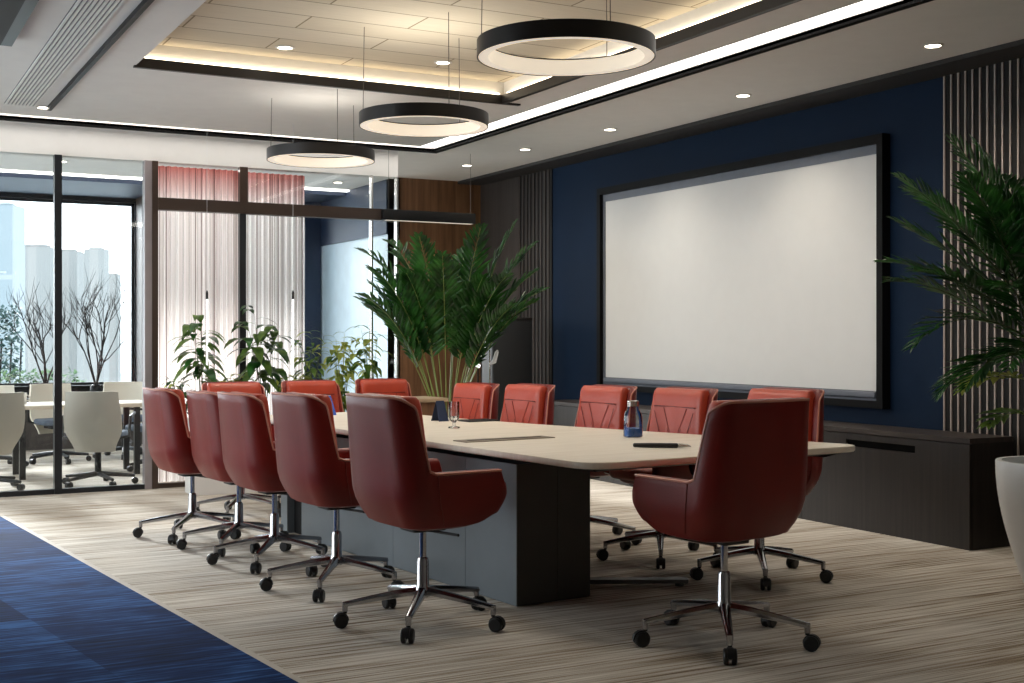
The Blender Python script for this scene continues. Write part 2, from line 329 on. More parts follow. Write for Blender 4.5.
S('trim_5', MB().box(GX1, GX1+.045, FY+.01, GY1+.045, CEIL-.015, CEIL+.02).box(LX+.01, GX1, GY1, GY1+.045, CEIL-.015, CEIL+.02), 'matte', 'black line along the ceiling light strip', 'trim', smooth=False)
tr = MB(); h0, h1 = CEIL-.012, CEIL+.05
tr.box(TX0-.01, TX1+.12, TY1-.035, TY1-.0, h0, h1); tr.box(TX1-.035, TX1, TY0, TY1-.035, h0, h1)
S('trim_6', tr, 'fascia', 'dark bronze lip around the raised ceiling', 'trim', smooth=False)
cv = MB(); cv.box(TX0+.02, TX1-.05, TY1-.03, TY1-.008, h1+.001, h1+.012)
tag(cv.build('cove_light', 'ledwarm', smooth=False), 'warm light strip along the far edge of the raised ceiling', 'light')
tag(MB().box(TX1-.03, TX1-.008, TY0+.1, TY1-.1, h1+.001, h1+.008).build('cove_light', 'ledwarm', smooth=False), 'warm light strip along the right edge of the raised ceiling', 'light')
S('ceiling_soffit', MB().box(WX-.30, WX-.001, FY+.01, WY-.001, CEIL-.03, CEIL-.001), 'soffit', 'dark ceiling band along the navy wall', 'ceiling')
S('ceiling_beam', MB().box(LX, .80, FY+.01, 7.6, CEIL-.05, CEIL-.001), 'soffit', 'dark ceiling panel in the upper left corner', 'ceiling')
S('trim_7', MB().box(.80, .86, FY+.01, 7.6, CEIL-.05, CEIL-.001), 'mull', 'steel edge of the dark ceiling panel', 'trim')
# air diffuser
d = thing('air_diffuser', 'long white slotted air diffuser in the ceiling at upper left', 'air vent', (1.16, 6.6, CEIL))
b = MB()
for k in range(9): b.box(-.105+k*.0245, -.092+k*.0245, -3.2, 3.15, -.012, -.001)
b.build('slat_grille', 'ceil', d, smooth=False); MB().box(-.11, .11, -3.2, 3.15, -.0025, -.0008).build('backing', 'mull', d, smooth=False)
S('trim_8', MB().box(1.345, 1.375, FY+.01, 9.75, CEIL-.03, CEIL-.001), 'black', 'black line beside the air diffuser', 'trim')
S('ceiling_bulkhead', MB().box(LX, 4.47, PY, PY+.12, 2.70, CEIL-.001), 'ceil', 'white bulkhead above the glass partition', 'ceiling')
S('ceiling_strip', MB().box(LX+.01, 5.18, 13.6, 13.68, CEIL-.02, CEIL-.001), 'led', 'light line on the ceiling of the glazed room', 'light')
S('ceiling_panel', MB().box(LX+.01, 5.18, 13.72, EY-.01, CEIL-.06, CEIL-.001), 'navyb', 'dark ceiling beyond the light line', 'ceiling')

# ------------------------------------------------------------------ glass partition
pt = thing('wall_partition', 'glass partition in front of the white chair room', 'partition', (0, PY, 0)); pt['kind'] = 'structure'
PX = 1.53
b = MB()
MB().box(PX-.028, PX+.028, -.04, .04, 0, 2.70).build('mullion', 'mull', pt)
MB().box(-.6, -.55, -.03, .03, 0, 2.70).build('mullion', 'mull', pt)
MB().box(2.262, 2.31, -.05, .05, 0, 2.70).build('post', 'brown', pt); MB().box(2.205, 2.2615, -.04, .06, 0, 2.70).build('post', 'greypost', pt)
MB().box(3.0, 3.07, -.03, .03, 2.40, 2.70).build('post', 'brown', pt)
MB().box(3.0, 3.055, -.025, .025, 0, 2.30).build('post', 'mull', pt)
MB().box(4.20, 4.215, -.03, .03, 0, 2.70).build('mullion', 'silver', pt)
MB().box(4.445, 4.46, -.03, .03, 0, 2.70).build('mullion', 'silver', pt)
MB().box(2.31, 4.47, -.06, .04, 2.30, 2.40).build('transom', 'brown', pt)
MB().box(LX, 2.205, -.03, .03, .0, .04).build('bottom_rail', 'mull', pt)
MB().box(2.31, 4.435, -.03, .03, .0, .04).build('bottom_rail', 'brown', pt)
for x0, x1 in ((LX, -.6), (-.55, PX-.028), (PX+.028, 2.205), (3.055, 4.19), (4.225, 4.435)):
    MB().box(x0, x1, -.006, .006, .04, 2.70).build('glass_pane', 'glass', pt, smooth=False)
# pleated curtains
def curtain(x0, x1, label, dy=0):
    r = random.Random(int(x0*100)); n = int((x1-x0)/.006); top = []; 
    ph = 0; pts = []
    for k in range(n+1):
        ph += .45+.5*r.random(); pts.append((x0+(x1-x0)*k/n, PY+.16+dy+.022*math.sin(ph)))
    b = MB()
    zs = [.03, .8, 1.6, 2.36, 2.52, 2.69]
    b.loft([[(x, y, z) for x, y in pts] for z in zs], cap=False, closed=False)
    o = b.build('string_curtain', 'curt', angle=60); return tag(o, label, 'curtain')
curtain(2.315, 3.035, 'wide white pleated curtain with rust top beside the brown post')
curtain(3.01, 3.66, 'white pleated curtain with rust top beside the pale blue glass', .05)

wf = thing('added_curtain_light', 'added light bar brightening the pleated curtains from behind in the glazed room', 'light', (3.0, PY+1.1, CEIL))  # unseen fixture added to light the curtains from behind
MB().box(-.8, .8, -.06, .06, -.05, -.001).build('housing', 'white', wf); MB().box(-.78, .78, -.05, .05, -.054, -.0505).build('diffuser', 'ringin', wf)
l = D.lights.new('curtain_backlight_fill', 'AREA'); l.shape = 'RECTANGLE'; l.size = 1.5; l.size_y = .1; l.energy = 22; l.color = (1, .97, .94)
lo = D.objects.new('curtain_backlight_fill', l); COL.objects.link(lo); lo.parent = wf; lo.location = (0, 0, -.06); lo.rotation_euler.x = -.55
# ------------------------------------------------------------------ projection screen
sy0, sy1, sz0, sz1 = 6.216, 9.814, .766, 2.62
ps = thing('projection_screen', 'large white projection screen in a black frame on the navy wall', 'screen', (WX, (sy0+sy1)/2, (sz0+sz1)/2))
hy, hz = (sy1-sy0)/2, (sz1-sz0)/2
b = MB()
for a in (-1, 1):
    ya, yb = sorted((a*hy, a*(hy-.055))); b.box(-.075, -.003, ya, yb, -hz, hz)
b.box(-.075, -.003, -hy+.055, hy-.055, hz-.06, hz); b.box(-.055, -.003, -hy+.055, hy-.055, -hz, -hz+.05)
b.build('outer_frame', 'bezel', ps, smooth=False)
b = MB()
b.box(-.04, -.003, -hy+.055, -hy+.085, -hz+.05, hz-.06); b.box(-.04, -.003, hy-.085, hy-.055, -hz+.05, hz-.06); b.box(-.04, -.003, -hy+.085, hy-.085, hz-.125, hz-.06); b.box(-.04, -.003, -hy+.085, hy-.085, -hz+.05, -hz+.065)
b.build('inner_border', 'scrframe', ps, smooth=False)
MB().box(-.03, -.02, -hy+.085, hy-.085, -hz+.115, hz-.125).build('screen_fabric', 'canvas', ps)
b = MB(); b.rbox(-.06, -.02, -hy+.085, hy-.085, -hz+.066, -hz+.112, .012); b.build('weight_bar', 'scrframe', ps)

# ------------------------------------------------------------------ credenza
cy0, cy1, cx0 = 5.17, 10.2, 5.82; ch = .655
cr = thing('credenza', 'long low dark oak credenza under the projection screen', 'credenza', (WX-.05, (cy0+cy1)/2, 0))
o0 = -(cy0+cy1)/2; fx = cx0-(WX-.05)
MB().box(fx+.02, -.004, cy0+o0, cy1+o0, 0, ch-.03).build('body', 'darkwood', cr)
MB().box(fx-.003, -.004, cy0+o0-.003, cy1+o0+.003, ch-.03, ch).build('top', 'darktop', cr)
seams = [5.17, 6.62, 7.8, 9.0, 10.2]
for k in range(4):
    a, c_ = seams[k]+o0+.003, seams[k+1]+o0-.003
    b = MB()
    if k == 0:
        h1_, h2_ = a+.42, a+1.02
        b.box(fx, fx+.02, a, h1_, .0, ch-.036); b.box(fx, fx+.02, h1_, h2_, 0, ch-.12); b.box(fx, fx+.02, h2_, c_, 0, ch-.036); b.box(fx, fx+.02, h1_, h2_, ch-.075, ch-.036)
        do = b.build('door', 'darkwood', cr, smooth=False); MB().box(fx+.0155, fx+.0195, h1_, h2_, ch-.12, ch-.075).build('handle_recess', 'matte', do)
    else:
        b.box(fx, fx+.02, a, c_, 0, ch-.036); b.build('door', 'darkwood', cr, smooth=False)
# av tower
x, y = 5.74, 10.78
t = thing('equipment_tower', 'dark grey upright cabinet against the slatted wall beside the tall plant', 'cabinet', (x, y, 0), 0)
MB().rbox(-.22, .22, -.12, .12, .06, 1.41, .02, .006).build('body', 'towerg', t)
MB().rbox(-.225, .225, -.125, .125, 1.41, 1.44, .02, .008).build('lid', 'fascia', t); MB().box(-.19, .19, -.09, .09, 0, .06).build('plinth', 'black', t)

# ------------------------------------------------------------------ table
def rounded(pts, rad):
    out = []; n = len(pts)
    for i, p in enumerate(pts):
        p = Vector(p); a = Vector(pts[i-1]); b = Vector(pts[(i+1) % n]); r = rad[i]
        if r <= 0: out.append(tuple(p)); continue
        p0 = p+(a-p).normalized()*r; p1 = p+(b-p).normalized()*r
        for k in range(9):
            t_ = k/8; q = p0*(1-t_)**2 + p*2*t_*(1-t_) + p1*t_*t_; out.append((q.x, q.y))
    return out
ta, tb = 3.9, 6.0
tx, ty = T(ta, tb)
tab = thing('conference_table', 'long cream conference table with grey pedestal between the red chairs', 'table', (tx, ty, 0), TA)
out = [(3.11-ta, 4.09-tb), (4.76-ta, 4.06-tb), (4.45-ta, 5.3-tb), (4.17-ta, 6.6-tb), (4.10-ta, 7.85-tb), (3.11-ta, 7.85-tb)]
ol = rounded(out, [.16, .14, .5, .5, .1, .1])
def inset(pts, d):
    n = len(pts); res = []
    for i in range(n):
        a = Vector(pts[i-1]); p = Vector(pts[i]); b = Vector(pts[(i+1) % n]); e1 = (p-a).normalized(); e2 = (b-p).normalized()
        nn = Vector((-e1.y-e2.y, e1.x+e2.x)); nn.normalize(); q = p+nn*d; res.append((q.x, q.y))
    return res
b = MB(); prof = [(.006, .700), (0, .706), (0, .724), (.003, .729), (.007, .730)]
b.loft([[(x, y, z) for x, y in inset(ol, i)] for i, z in prof]); b.build('tabletop', 'top', tab)
b = MB(); b.loft([[(x, y, z) for x, y in inset(ol, i)] for i, z in [(.16, .674), (.02, .6995)]]); b.build('underframe', 'black', tab)
pa0, pa1 = 3.225-ta, 3.65-ta
ped = MB(); e = .0015
ped.box(pa0+.01, pa1-.01, 4.81-tb, 7.2-tb, .0, .66)
bs = [4.80, 5.25, 6.0, 6.75, 7.2]
for k in range(4): ped.box(pa0, pa0+.02, bs[k]-tb+e, bs[k+1]-tb-e, .005, .66); ped.box(pa1-.02, pa1, bs[k]-tb+e, bs[k+1]-tb-e, .005, .66)
pm = (pa0+pa1)/2
pd = ped.build('pedestal', 'ped', tab, smooth=False)
e2 = MB().box(pa0+.0005, pm+.02-e, 4.795-tb, 4.815-tb, .005, .66).box(pm+.02+e, pa1-.0005, 4.795-tb, 4.815-tb, .005, .66).build('end_panel', 'pedside', tab, smooth=False)
MB().box(pa0+.05, pa1-.05, 7.2-tb, 7.42-tb, 0, .66).build('recess', 'black', tab); MB().box(pa0, pa1, 7.42-tb, 7.52-tb, .0, .66).build('end_panel', 'ped', tab)
b = MB(); p0 = Vector((3.55-ta, 5.15-tb, .03)); p1 = Vector((4.22-ta, 4.74-tb, .03)); dv = (p1-p0).normalized(); nv = Vector((-dv.y, dv.x, 0))*.035
b.add([p0-nv+Vector((0,0,z)) for z in (-.012,.012)]+[p1-nv+Vector((0,0,z)) for z in (-.012,.006)]+[p1+nv+Vector((0,0,z)) for z in (-.012,.006)]+[p0+nv+Vector((0,0,z)) for z in (-.012,.012)],
      [(0,2,3,1),(2,4,5,3),(4,6,7,5),(6,0,1,7),(1,3,5,7),(0,6,4,2)]); b.cyl(p1-dv*.04+Vector((0,0,-.03)), p1-dv*.04+Vector((0,0,-.012)), .022)
b.build('floor_bar', 'pedside', tab, smooth=False)  # dark floor bar standing in for a hidden chair's base leg
def on_table(a, bb): x, y = T(a, bb); return (x, y, .7302)
def tpix(u, v):
    Y = .52*F/(v-HV); X = (u-512)/F*Y; x, y = W(X, Y); return (x, y, .7302)
h = thing('cable_hatch', 'flat brown cable hatch set in the cream tabletop', 'cable hatch', on_table(3.49, 5.3), TA)
MB().rbox(-.27, .27, -.065, .065, 0, .004, .006, .001).build('lid', 'paper', h); MB().box(-.22, .22, -.008, .008, .004, .0055).build('slot', 'black', h)
# bottle
bt = thing('water_bottle', 'clear glass bottle with blue base on the table near the quilted chairs', 'bottle', tpix(633, 437))
MB().lathe([(.044, 0), (.05, .004), (.05, .10), (.043, .125), (.03, .15), (.028, .165)], seg=28).build('glass_body', 'bottle', bt)
MB().lathe([(.040, .004), (.046, .008), (.046, .045), (.04, .048)], seg=28).build('blue_base', 'blueliq', bt); MB().lathe([(.031, .160), (.031, .186), (.027, .189)], seg=24).build('cap', 'silver', bt)
g = thing('drinking_glass', 'clear footed drinking glass in front of the tall plant', 'glass', tpix(454, 428))
MB().lathe([(.034, 0), (.034, .006), (.008, .012), (.008, .03), (.026, .045), (.031, .07), (.031, .15), (.028, .15), (.027, .07), (.004, .05)], seg=24).build('glass_body', 'bottle', g)
def tent(p, m1, m2, label, w, hh, rz):
    t = thing('folded_card', label, 'card', p, rz)
    MB().add([(-w, -.05, 0), (w, -.05, 0), (w*.8, 0, hh), (-w*.8, 0, hh), (-w, -.046, 0), (w, -.046, 0), (w*.8, .003, hh), (-w*.8, .003, hh)], [(0,1,2,3),(7,6,5,4),(0,4,5,1),(1,5,6,2),(2,6,7,3),(3,7,4,0)]).build('front_leaf', m1, t, smooth=False)
    MB().add([(-w, .05, 0), (w, .05, 0), (w*.8, .001, hh), (-w*.8, .001, hh), (-w, .046, 0), (w, .046, 0), (w*.8, -.002, hh), (-w*.8, -.002, hh)], [(3,2,1,0),(4,5,6,7),(1,5,4,0),(2,6,5,1),(3,7,6,2),(0,4,7,3)]).build('back_leaf', m2, t, smooth=False)
tent(tpix(440, 421), 'card', 'card', 'navy folded card standing beside the drinking glass', .035, .125, .1)
tent(tpix(327, 415), 'cardb', 'cardw', 'bright blue and white folded card at the far end of the table', .04, .13, .35)
pz = tpix(662, 448)
pn = thing('marker_pen', 'thick black pen with silver tip lying on the near end of the table', 'pen', (pz[0], pz[1], pz[2]+.012), -.62+.0)
MB().tube([(-.135, 0, 0), (-.13, 0, 0), (-.05, 0, 0), (.07, 0, 0), (.075, 0, 0)], [.006, .010, .0115, .0115, .008], 12).build('barrel', 'rubber', pn)
MB().tube([(.075, 0, 0), (.08, 0, 0), (.12, 0, 0), (.135, 0, -.003)], [.009, .0095, .006, .002], 12).build('tip', 'silver', pn)
pz = tpix(478, 421)
ph_ = thing('tablet', 'thin black tablet lying on the table before the far quilted chair', 'tablet', pz, TA); MB().rbox(-.11, .11, -.075, .075, 0, .008, .012, .003).build('body', 'rubber', ph_); MB().box(-.10, .10, -.066, .066, .008, .0086).build('glass_face', 'bezel', ph_)

# ------------------------------------------------------------------ office chair
def sst(a, b, x):
    t = min(1, max(0, (x-a)/(b-a))); return t*t*(3-2*t)
HWD, YF, YR, RC = .280, .25, -.226, .12
Y0 = YR+RC
def plan():
    P = []
    for k in range(13): P.append((HWD, YF+(YR+RC-YF)*k/12, 1, 0))
    for k in range(1, 25):
        a = -PI/2*(k/24)**1.7; P.append((HWD-RC+RC*math.cos(a), YR+RC+RC*math.sin(a), math.cos(a), math.sin(a)))
    for k in range(1, 7):
        t = k/6; P.append(((HWD-RC)*(1-2*t), YR, 0, -1))
    out = P[:]
    return P[:37] + [(x, YR-.012*(1-(x/(HWD-RC))**2), 0, -1) for x in [(HWD-RC)*(1-2*k/8) for k in range(1, 8)]] + [(-x, y, -nx, ny) for x, y, nx, ny in reversed(P[:37])]
def lean(z): return -.108*max(0, z-.5)
def col(p, th=.048):
    px, py, nx, ny = p
    rear = sst(.04, Y0-.01, py); top = .655 + .255*sst(Y0+.004, Y0-.026, py) + .055*math.sqrt(sst(Y0-.01, YR+.008, py))
    zb = .442 + .045*sst(.10, .29, py)
    ring_o, ring_i = [], []
    m = 12
    for k in range(m+1):
        v = k/m; z = zb+(top-zb)*v
        low = max(0, 1-(z-zb)/.14); sx = 1-.15*low*low - .11*sst(.60, 1.05, z)
        yy = py + lean(z)*rear + (.05*low*low*rear) - (.03*low*low + .035*max(0, (z-.55)/.1))*sst(.1, .27, py)
        ring_o.append((px*sx, yy, z)); ring_i.append(((px-nx*th)*sx, yy-ny*th, z))
    to, ti = ring_o[-1], ring_i[-1]
    mid = [((to[0]*.85+ti[0]*.15), (to[1]*.85+ti[1]*.15), to[2]+.009), ((to[0]+ti[0])/2, (to[1]+ti[1])/2, to[2]+.013), ((to[0]*.15+ti[0]*.85), (to[1]*.15+ti[1]*.85), to[2]+.009)]
    return ring_o + mid + ring_i[::-1], to
PL = plan()
cols = [col(p) for p in PL]
def endcap(ring, dy):
    c0 = Vector((0, 0, 0))
    n = len(ring); out = []
    for i, p in enumerate(ring):
        q = ring[n-1-i]; m_ = [(p[j]+q[j])/2 for j in range(3)]
        out.append((m_[0]+(p[0]-m_[0])*.55, p[1]+dy, p[2]+(-.012 if p[2] > .6 else .006)))
    return out
chair = thing('office_chair', 'x', 'chair')
ia = [k for k, p in enumerate(PL) if p[1] >= Y0+.004 and p[0] > 0]; ic = [k for k, p in enumerate(PL) if p[1] >= Y0+.004 and p[0] < 0]
ib = list(range(ia[-1], ic[0]+1))
rr = [cols[k][0] for k in ia]; MB().loft([endcap(rr[0], .012)] + rr).build('armrest', 'leather', chair, angle=50)
rr = [cols[k][0] for k in ic]; MB().loft(rr + [endcap(rr[-1], .012)]).build('armrest', 'leather', chair, angle=50)
rr = [[(x*1.006, y-.002, z) for x, y, z in cols[k][0]] for k in ib]; bk = MB().loft(rr).build('backrest', 'leather', chair, angle=50)
MB().tube([(c_[1][0], c_[1][1], c_[1][2]+.006) for c_ in cols], .0055, 6).build('piping', 'pipe', chair)
for kk in (ia[-1], ic[0]):
    MB().tube([(x*1.01, y, z) for x, y, z in cols[kk][0][1:13]], .0028, 5).build('seam', 'seam', chair)
# back cushion
def padring(z, w, t0, yc, n=28):
    out = []
    for k in range(n):
        a = 2*PI*k/n; cs, sn = math.cos(a), math.sin(a); ex = .45
        x = w*math.copysign(abs(cs)**ex, cs); y = t0*math.copysign(abs(sn)**ex, sn)
        out.append((x, yc+y+.02*(x/w)**2, z))
    return out
pad = MB(); rings = []
Zs = [.515, .52, .54, .62, .7, .78, .84, .862, .868, .874, .90, .94, .965, .975, .98]
for z in Zs:
    w = .236-.018*sst(.6, 1.0, z); t0 = .052; yc = YR+.048+.046+lean(z)
    z -= .008*(z > .8)
    if z < .535: w *= .93; t0 *= .6+.4*(z-.515)/.02
    if z > .94: t0 *= max(.25, 1-((z-.94)/.045)**2); w *= 1-.10*((z-.94)/.045)**2
    if abs(z-.868) < .001: t0 -= .008
    rings.append(padring(z, w, t0, yc))
pad.loft(rings)
def fy(x, z): return YR+.048+.046+lean(z)+.052+.001
for sgn in (1, -1):
    for x0, z0, x1, z1 in ((0.0, .64, .10, .86), (.06, .56, .17, .84), (.0, .64, -.06, .74), (.14, .52, .19, .70)):
        pad.tube([(sgn*(x0+(x1-x0)*k/6), fy(0, z0+(z1-z0)*k/6)+.02*((x0+(x1-x0)*k/6)/.2)**2, z0+(z1-z0)*k/6) for k in range(7)], .0019, 5, mi=1)
pad.tube([(x_*.02, fy(0, .868)-.004+.02*(x_/10)**2, .868) for x_ in range(-9, 10)], .004, 5, mi=1)
pad.build('back_cushion', ['orange', 'seam'], chair, angle=50)
b = MB(); b.rbox(-.222, .222, -.15, .235, .455, .535, .07, .035); b.build('seat_cushion', 'orange', chair)
b = MB(); b.loft([[(x, y, z) for x, y in [(w*math.copysign(abs(math.cos(a))**.55, math.cos(a)), d_*math.copysign(abs(math.sin(a))**.55, math.sin(a))) for a in [2*PI*k/32 for k in range(32)]]] for w, d_, z in ((.19, .14, .424), (.222, .172, .434), (.238, .186, .455), (.23, .18, .475))]); b.build('seat_shell', 'leather', chair)
b = MB(); b.rbox(-.07, .07, -.08, .08, .398, .423, .02, .004); b.cyl((.0, 0, .398), (.24, .03, .403), .006); b.build('tilt_mechanism', 'rubber', chair)
b = MB(); b.cyl((0, 0, .27), (0, 0, .394), .015, 18); b.build('gas_lift', 'chrome', chair)
b = MB(); b.lathe([(.03, .115), (.036, .12), (.036, .15), (.027, .165), (.026, .265), (.022, .28), (.016, .283)], seg=20); b.build('column_sleeve', 'chrome', chair)
def make_leg():
    b = MB(); rings = []
    for k in range(9):
        t = k/8; r = .02+.315*t; z = .14-.045*t**1.2; w = .023-.010*t; hgt = .020-.008*t
        rings.append([(r, w*cx_, z+hgt*cz_) for cx_, cz_ in ((-1, -.6), (-1, .2), (-.55, .9), (0, 1.0), (.55, .9), (1, .2), (1, -.6), (0, -1))])
    b.loft(rings); b.cyl((.328, 0, .068), (.328, 0, .105), .012); return b
def make_caster():
    b = MB()
    for sg in (-1, 1):
        b.tube([(.345, sg*.006, .03), (.345, sg*.009, .03), (.345, sg*.021, .03), (.345, sg*.025, .03)], [.026, .030, .030, .025], 20)
    b.tube([(.345, -.007, .03), (.345, .007, .03)], .012, 10)
    b.loft([[(.345+.034*math.cos(a), y, .03+.034*math.sin(a)) for a in [PI*k/8 for k in range(9)]]+[(.345+.028*math.cos(a), y, .03+.028*math.sin(a)) for a in [PI*k/8 for k in range(8, -1, -1)]] for y in (-.012, .012)]); b.cyl((.328, 0, .06), (.328, 0, .078), .009)
    return b
BASE = math.radians(-24)-math.atan2(SX, CX)*1.0   # room-frame bearing of the first base leg
for k in range(5):
    lg = make_leg().build('base_leg', 'darkchrome', chair); lg.rotation_euler.z = k*2*PI/5; lg['slot'] = k
    make_caster().build('caster', 'rubber', lg)
lt = TA                                             # facing +a ; chair's own front is +y
FACE = {'L': TA-PI/2, 'R': TA+PI/2, 'F': TA+PI, 'N': TA}
spots = [('L', 2.70, 4.75, .0, 1.03, 'dark red chair on the left side standing nearest to the viewer', 'chairs on the left side of the table'),
 ('L', 2.73, 5.67, .0, 1.0, 'red chair on the left side, second from the viewer', 'chairs on the left side of the table'),
 ('L', 2.75, 6.50, .0, .97, 'red chair on the left side, third of the five from the viewer', 'chairs on the left side of the table'),
 ('L', 2.77, 7.08, .0, .955, 'red chair on the left side, fourth of the five from the viewer', 'chairs on the left side of the table'),
 ('L', 2.69, 7.66, .0, .955, 'red chair on the left side at the far end beside the glass partition', 'chairs on the left side of the table'),
 ('N', 3.565, 3.78, .02, 1.03, 'dark red chair at the near end of the table with its back to the viewer', None),
 ('R', 4.68, 4.70, .0, 1.0, 'red chair on the right side half hidden behind the near end chair', 'quilted chairs along the right side of the table'),
 ('R', 4.62, 5.42, .0, .98, 'quilted red chair on the right side between the bottle and the near end chair', 'quilted chairs along the right side of the table'),
 ('R', 4.62, 6.13, .0, .97, 'quilted red chair on the right side just left of the bottle', 'quilted chairs along the right side of the table'),
 ('R', 4.49, 6.80, .0, .96, 'quilted red chair in front of the dark upright cabinet', 'quilted chairs along the right side of the table'),
 ('R', 4.44, 7.38, .0, .95, 'quilted red chair beside the stems of the tall centre plant', 'quilted chairs along the right side of the table'),
 ('F', 3.29, 8.36, .0, .90, 'orange-red chair at the far end on the left, facing the viewer before the left plants', 'chairs across the far end of the table'),
 ('F', 3.89, 8.36, .0, .90, 'orange-red chair in the middle of the far end, facing the viewer', 'chairs across the far end of the table'),
 ('F', 4.50, 8.38, .0, .90, 'orange-red chair at the far end beside the tan side table', 'chairs across the far end of the table')]
for i, (kd, a, bb, dr, sc_, lab, grp) in enumerate(spots):
    o = chair if i == 0 else copy_tree(chair)
    x, y = T(a, bb); rz = FACE[kd]+dr; o.location = (x, y, .0065 if a < 1.8 else .0005); o.rotation_euler.z = rz; o.scale = (sc_, sc_, .95 if kd == 'F' else sc_); o['label'] = lab
    if grp: o['group'] = grp
    elif 'group' in o: del o['group']
    for ch_ in o.children:
        if 'slot' in ch_: ch_.rotation_euler.z = BASE - rz + ch_['slot']*2*PI/5
for o in D.objects:
    if 'slot' in o: del o['slot']

# ------------------------------------------------------------------ ring pendants, pendants, downlights
def ring(u, Y, r, label, zc=None):
    x, y = at(u, Y); z = 2.5; o = thing('ring_pendant', label, 'pendant light', (x, y, z), 0, 'ring pendants over the table')
    n = 64
    def rg(prof): return [[(rr_*math.cos(2*PI*k/n), rr_*math.sin(2*PI*k/n), zz) for rr_, zz in prof] for k in range(n)]
    MB().loft(rg([(r, 0.0), (r, .075), (r-.045, .075), (r-.045, .07), (r-.006, .07), (r-.006, 0)]), loop=True).build('ring_shell', 'ring', o)
    MB().loft(rg([(r-.007, .002), (r-.007, .068), (r-.05, .068), (r-.05, .002)]), loop=True).build('diffuser', 'ringin', o)
    top = (TZ if y < TY1 and TX0 < x < TX1 else CEIL) - z
    for k in range(3):
        a = .5+k*2*PI/3; MB().cyl((r*.95*math.cos(a), r*.95*math.sin(a), .07), (r*.95*math.cos(a)*.98, r*.95*math.sin(a)*.98, top), .0022, 6).build('suspension_wire', 'wire', o)
    l = D.lights.new('ring_glow', 'AREA'); l.shape = 'RING' if False else 'DISK'; l.size = r*1.7; l.energy = 6; l.color = (1, .94, .84)
    lo = D.objects.new('ring_glow', l); COL.objects.link(lo); lo.parent = o; lo.location = (0, 0, .0)
    l2 = l.copy(); l2.energy = 3.5 if y < TY1 else 1.2; lo2 = D.objects.new('ceiling_fill', l2); COL.objects.link(lo2); lo2.parent = o; lo2.location = (0, 0, .08); lo2.rotation_euler.x = PI  # upward lamp added to brighten the ceiling above the ring
    return o
ring(566, 5.60, .40, 'nearest and largest-looking black ring pendant above the near end of the table')
ring(424, 7.44, .385, 'middle black ring pendant of the row of three')
ring(321, 8.88, .38, 'farthest black ring pendant near the pleated curtains')
lp = thing('linear_pendant', 'black linear pendant bar in front of the walnut wall', 'pendant light', (4.74, PY-.09, 2.35))
MB().rbox(-.46, .46, -.03, .03, -.05, .045, .006, .003).build('housing', 'black', lp); MB().box(-.43, .43, -.02, .02, -.053, -.0502).build('diffuser', 'ringin', lp)
for sx in (-.4, .42): MB().cyl((sx, 0, .045), (sx, 0, CEIL-2.35), .002, 6).build('suspension_wire', 'wire', lp)
for u, lab in ((207, 'slim white tube lamp hanging before the wide curtain'), (293, 'slim white tube lamp hanging before the curtain near the pale blue glass')):
    x, y = at(u, 9.95); o = thing('tube_pendant', lab, 'pendant light', (x, y, 1.30), 0, 'slim tube lamps')
    MB().lathe([(.005, -.35), (.0065, -.345), (.0065, .25), (.005, .252)], seg=12).build('tube', 'tube', o); MB().lathe([(.010, .25), (.010, .30), (.005, .32)], seg=12).build('cap', 'black', o)
    MB().cyl((0, 0, .32), (0, 0, CEIL-1.30), .0012, 5).build('suspension_wire', 'cardw', o)
DL = [(933, 45, 0, 'beside the pale slats'), (743, 95, 0, 'second from the pale slats'), (610, 129, 0, 'third from the pale slats, near the screen'), (525, 149, 0, 'fourth from the pale slats'), (467, 165, 0, 'near the walnut wall'),
      (285, 47, 1, 'in the tiled tray at its left'), (443, 62, 1, 'in the tiled tray at its middle'), (44, 107, 0, 'at the end of the air diffuser'), (338, 182, 2, 'behind the glass near the pale blue wall'), (62, 161, 2, 'behind the glass beside the dark mullion')]
for u, v, kd, lab in DL:
    z = TZ if kd == 1 else CEIL
    x, y, _ = atz(u, v, z)
    o = thing('downlight', 'round recessed downlight in the ceiling '+lab, 'downlight', (x, y, z), 0, 'recessed downlights')
    MB().loft([[(r_*math.cos(2*PI*k/24), r_*math.sin(2*PI*k/24), zz) for r_, zz in ((.062, -.0008), (.062, -.006), (.045, -.008), (.045, -.0008))] for k in range(24)], loop=True).build('trim_ring', 'dlrim', o)
    MB().lathe([(.044, -.006), (.044, -.001)], seg=24).build('lens', 'dl', o)
    l = D.lights.new('downlight_beam', 'SPOT'); l.energy = 22; l.spot_size = 2.3; l.spot_blend = 1; l.color = (1, .88, .72); l.shadow_soft_size = .05
    lo = D.objects.new('downlight_beam', l); COL.objects.link(lo); lo.parent = o; lo.location = (0, 0, -.03)

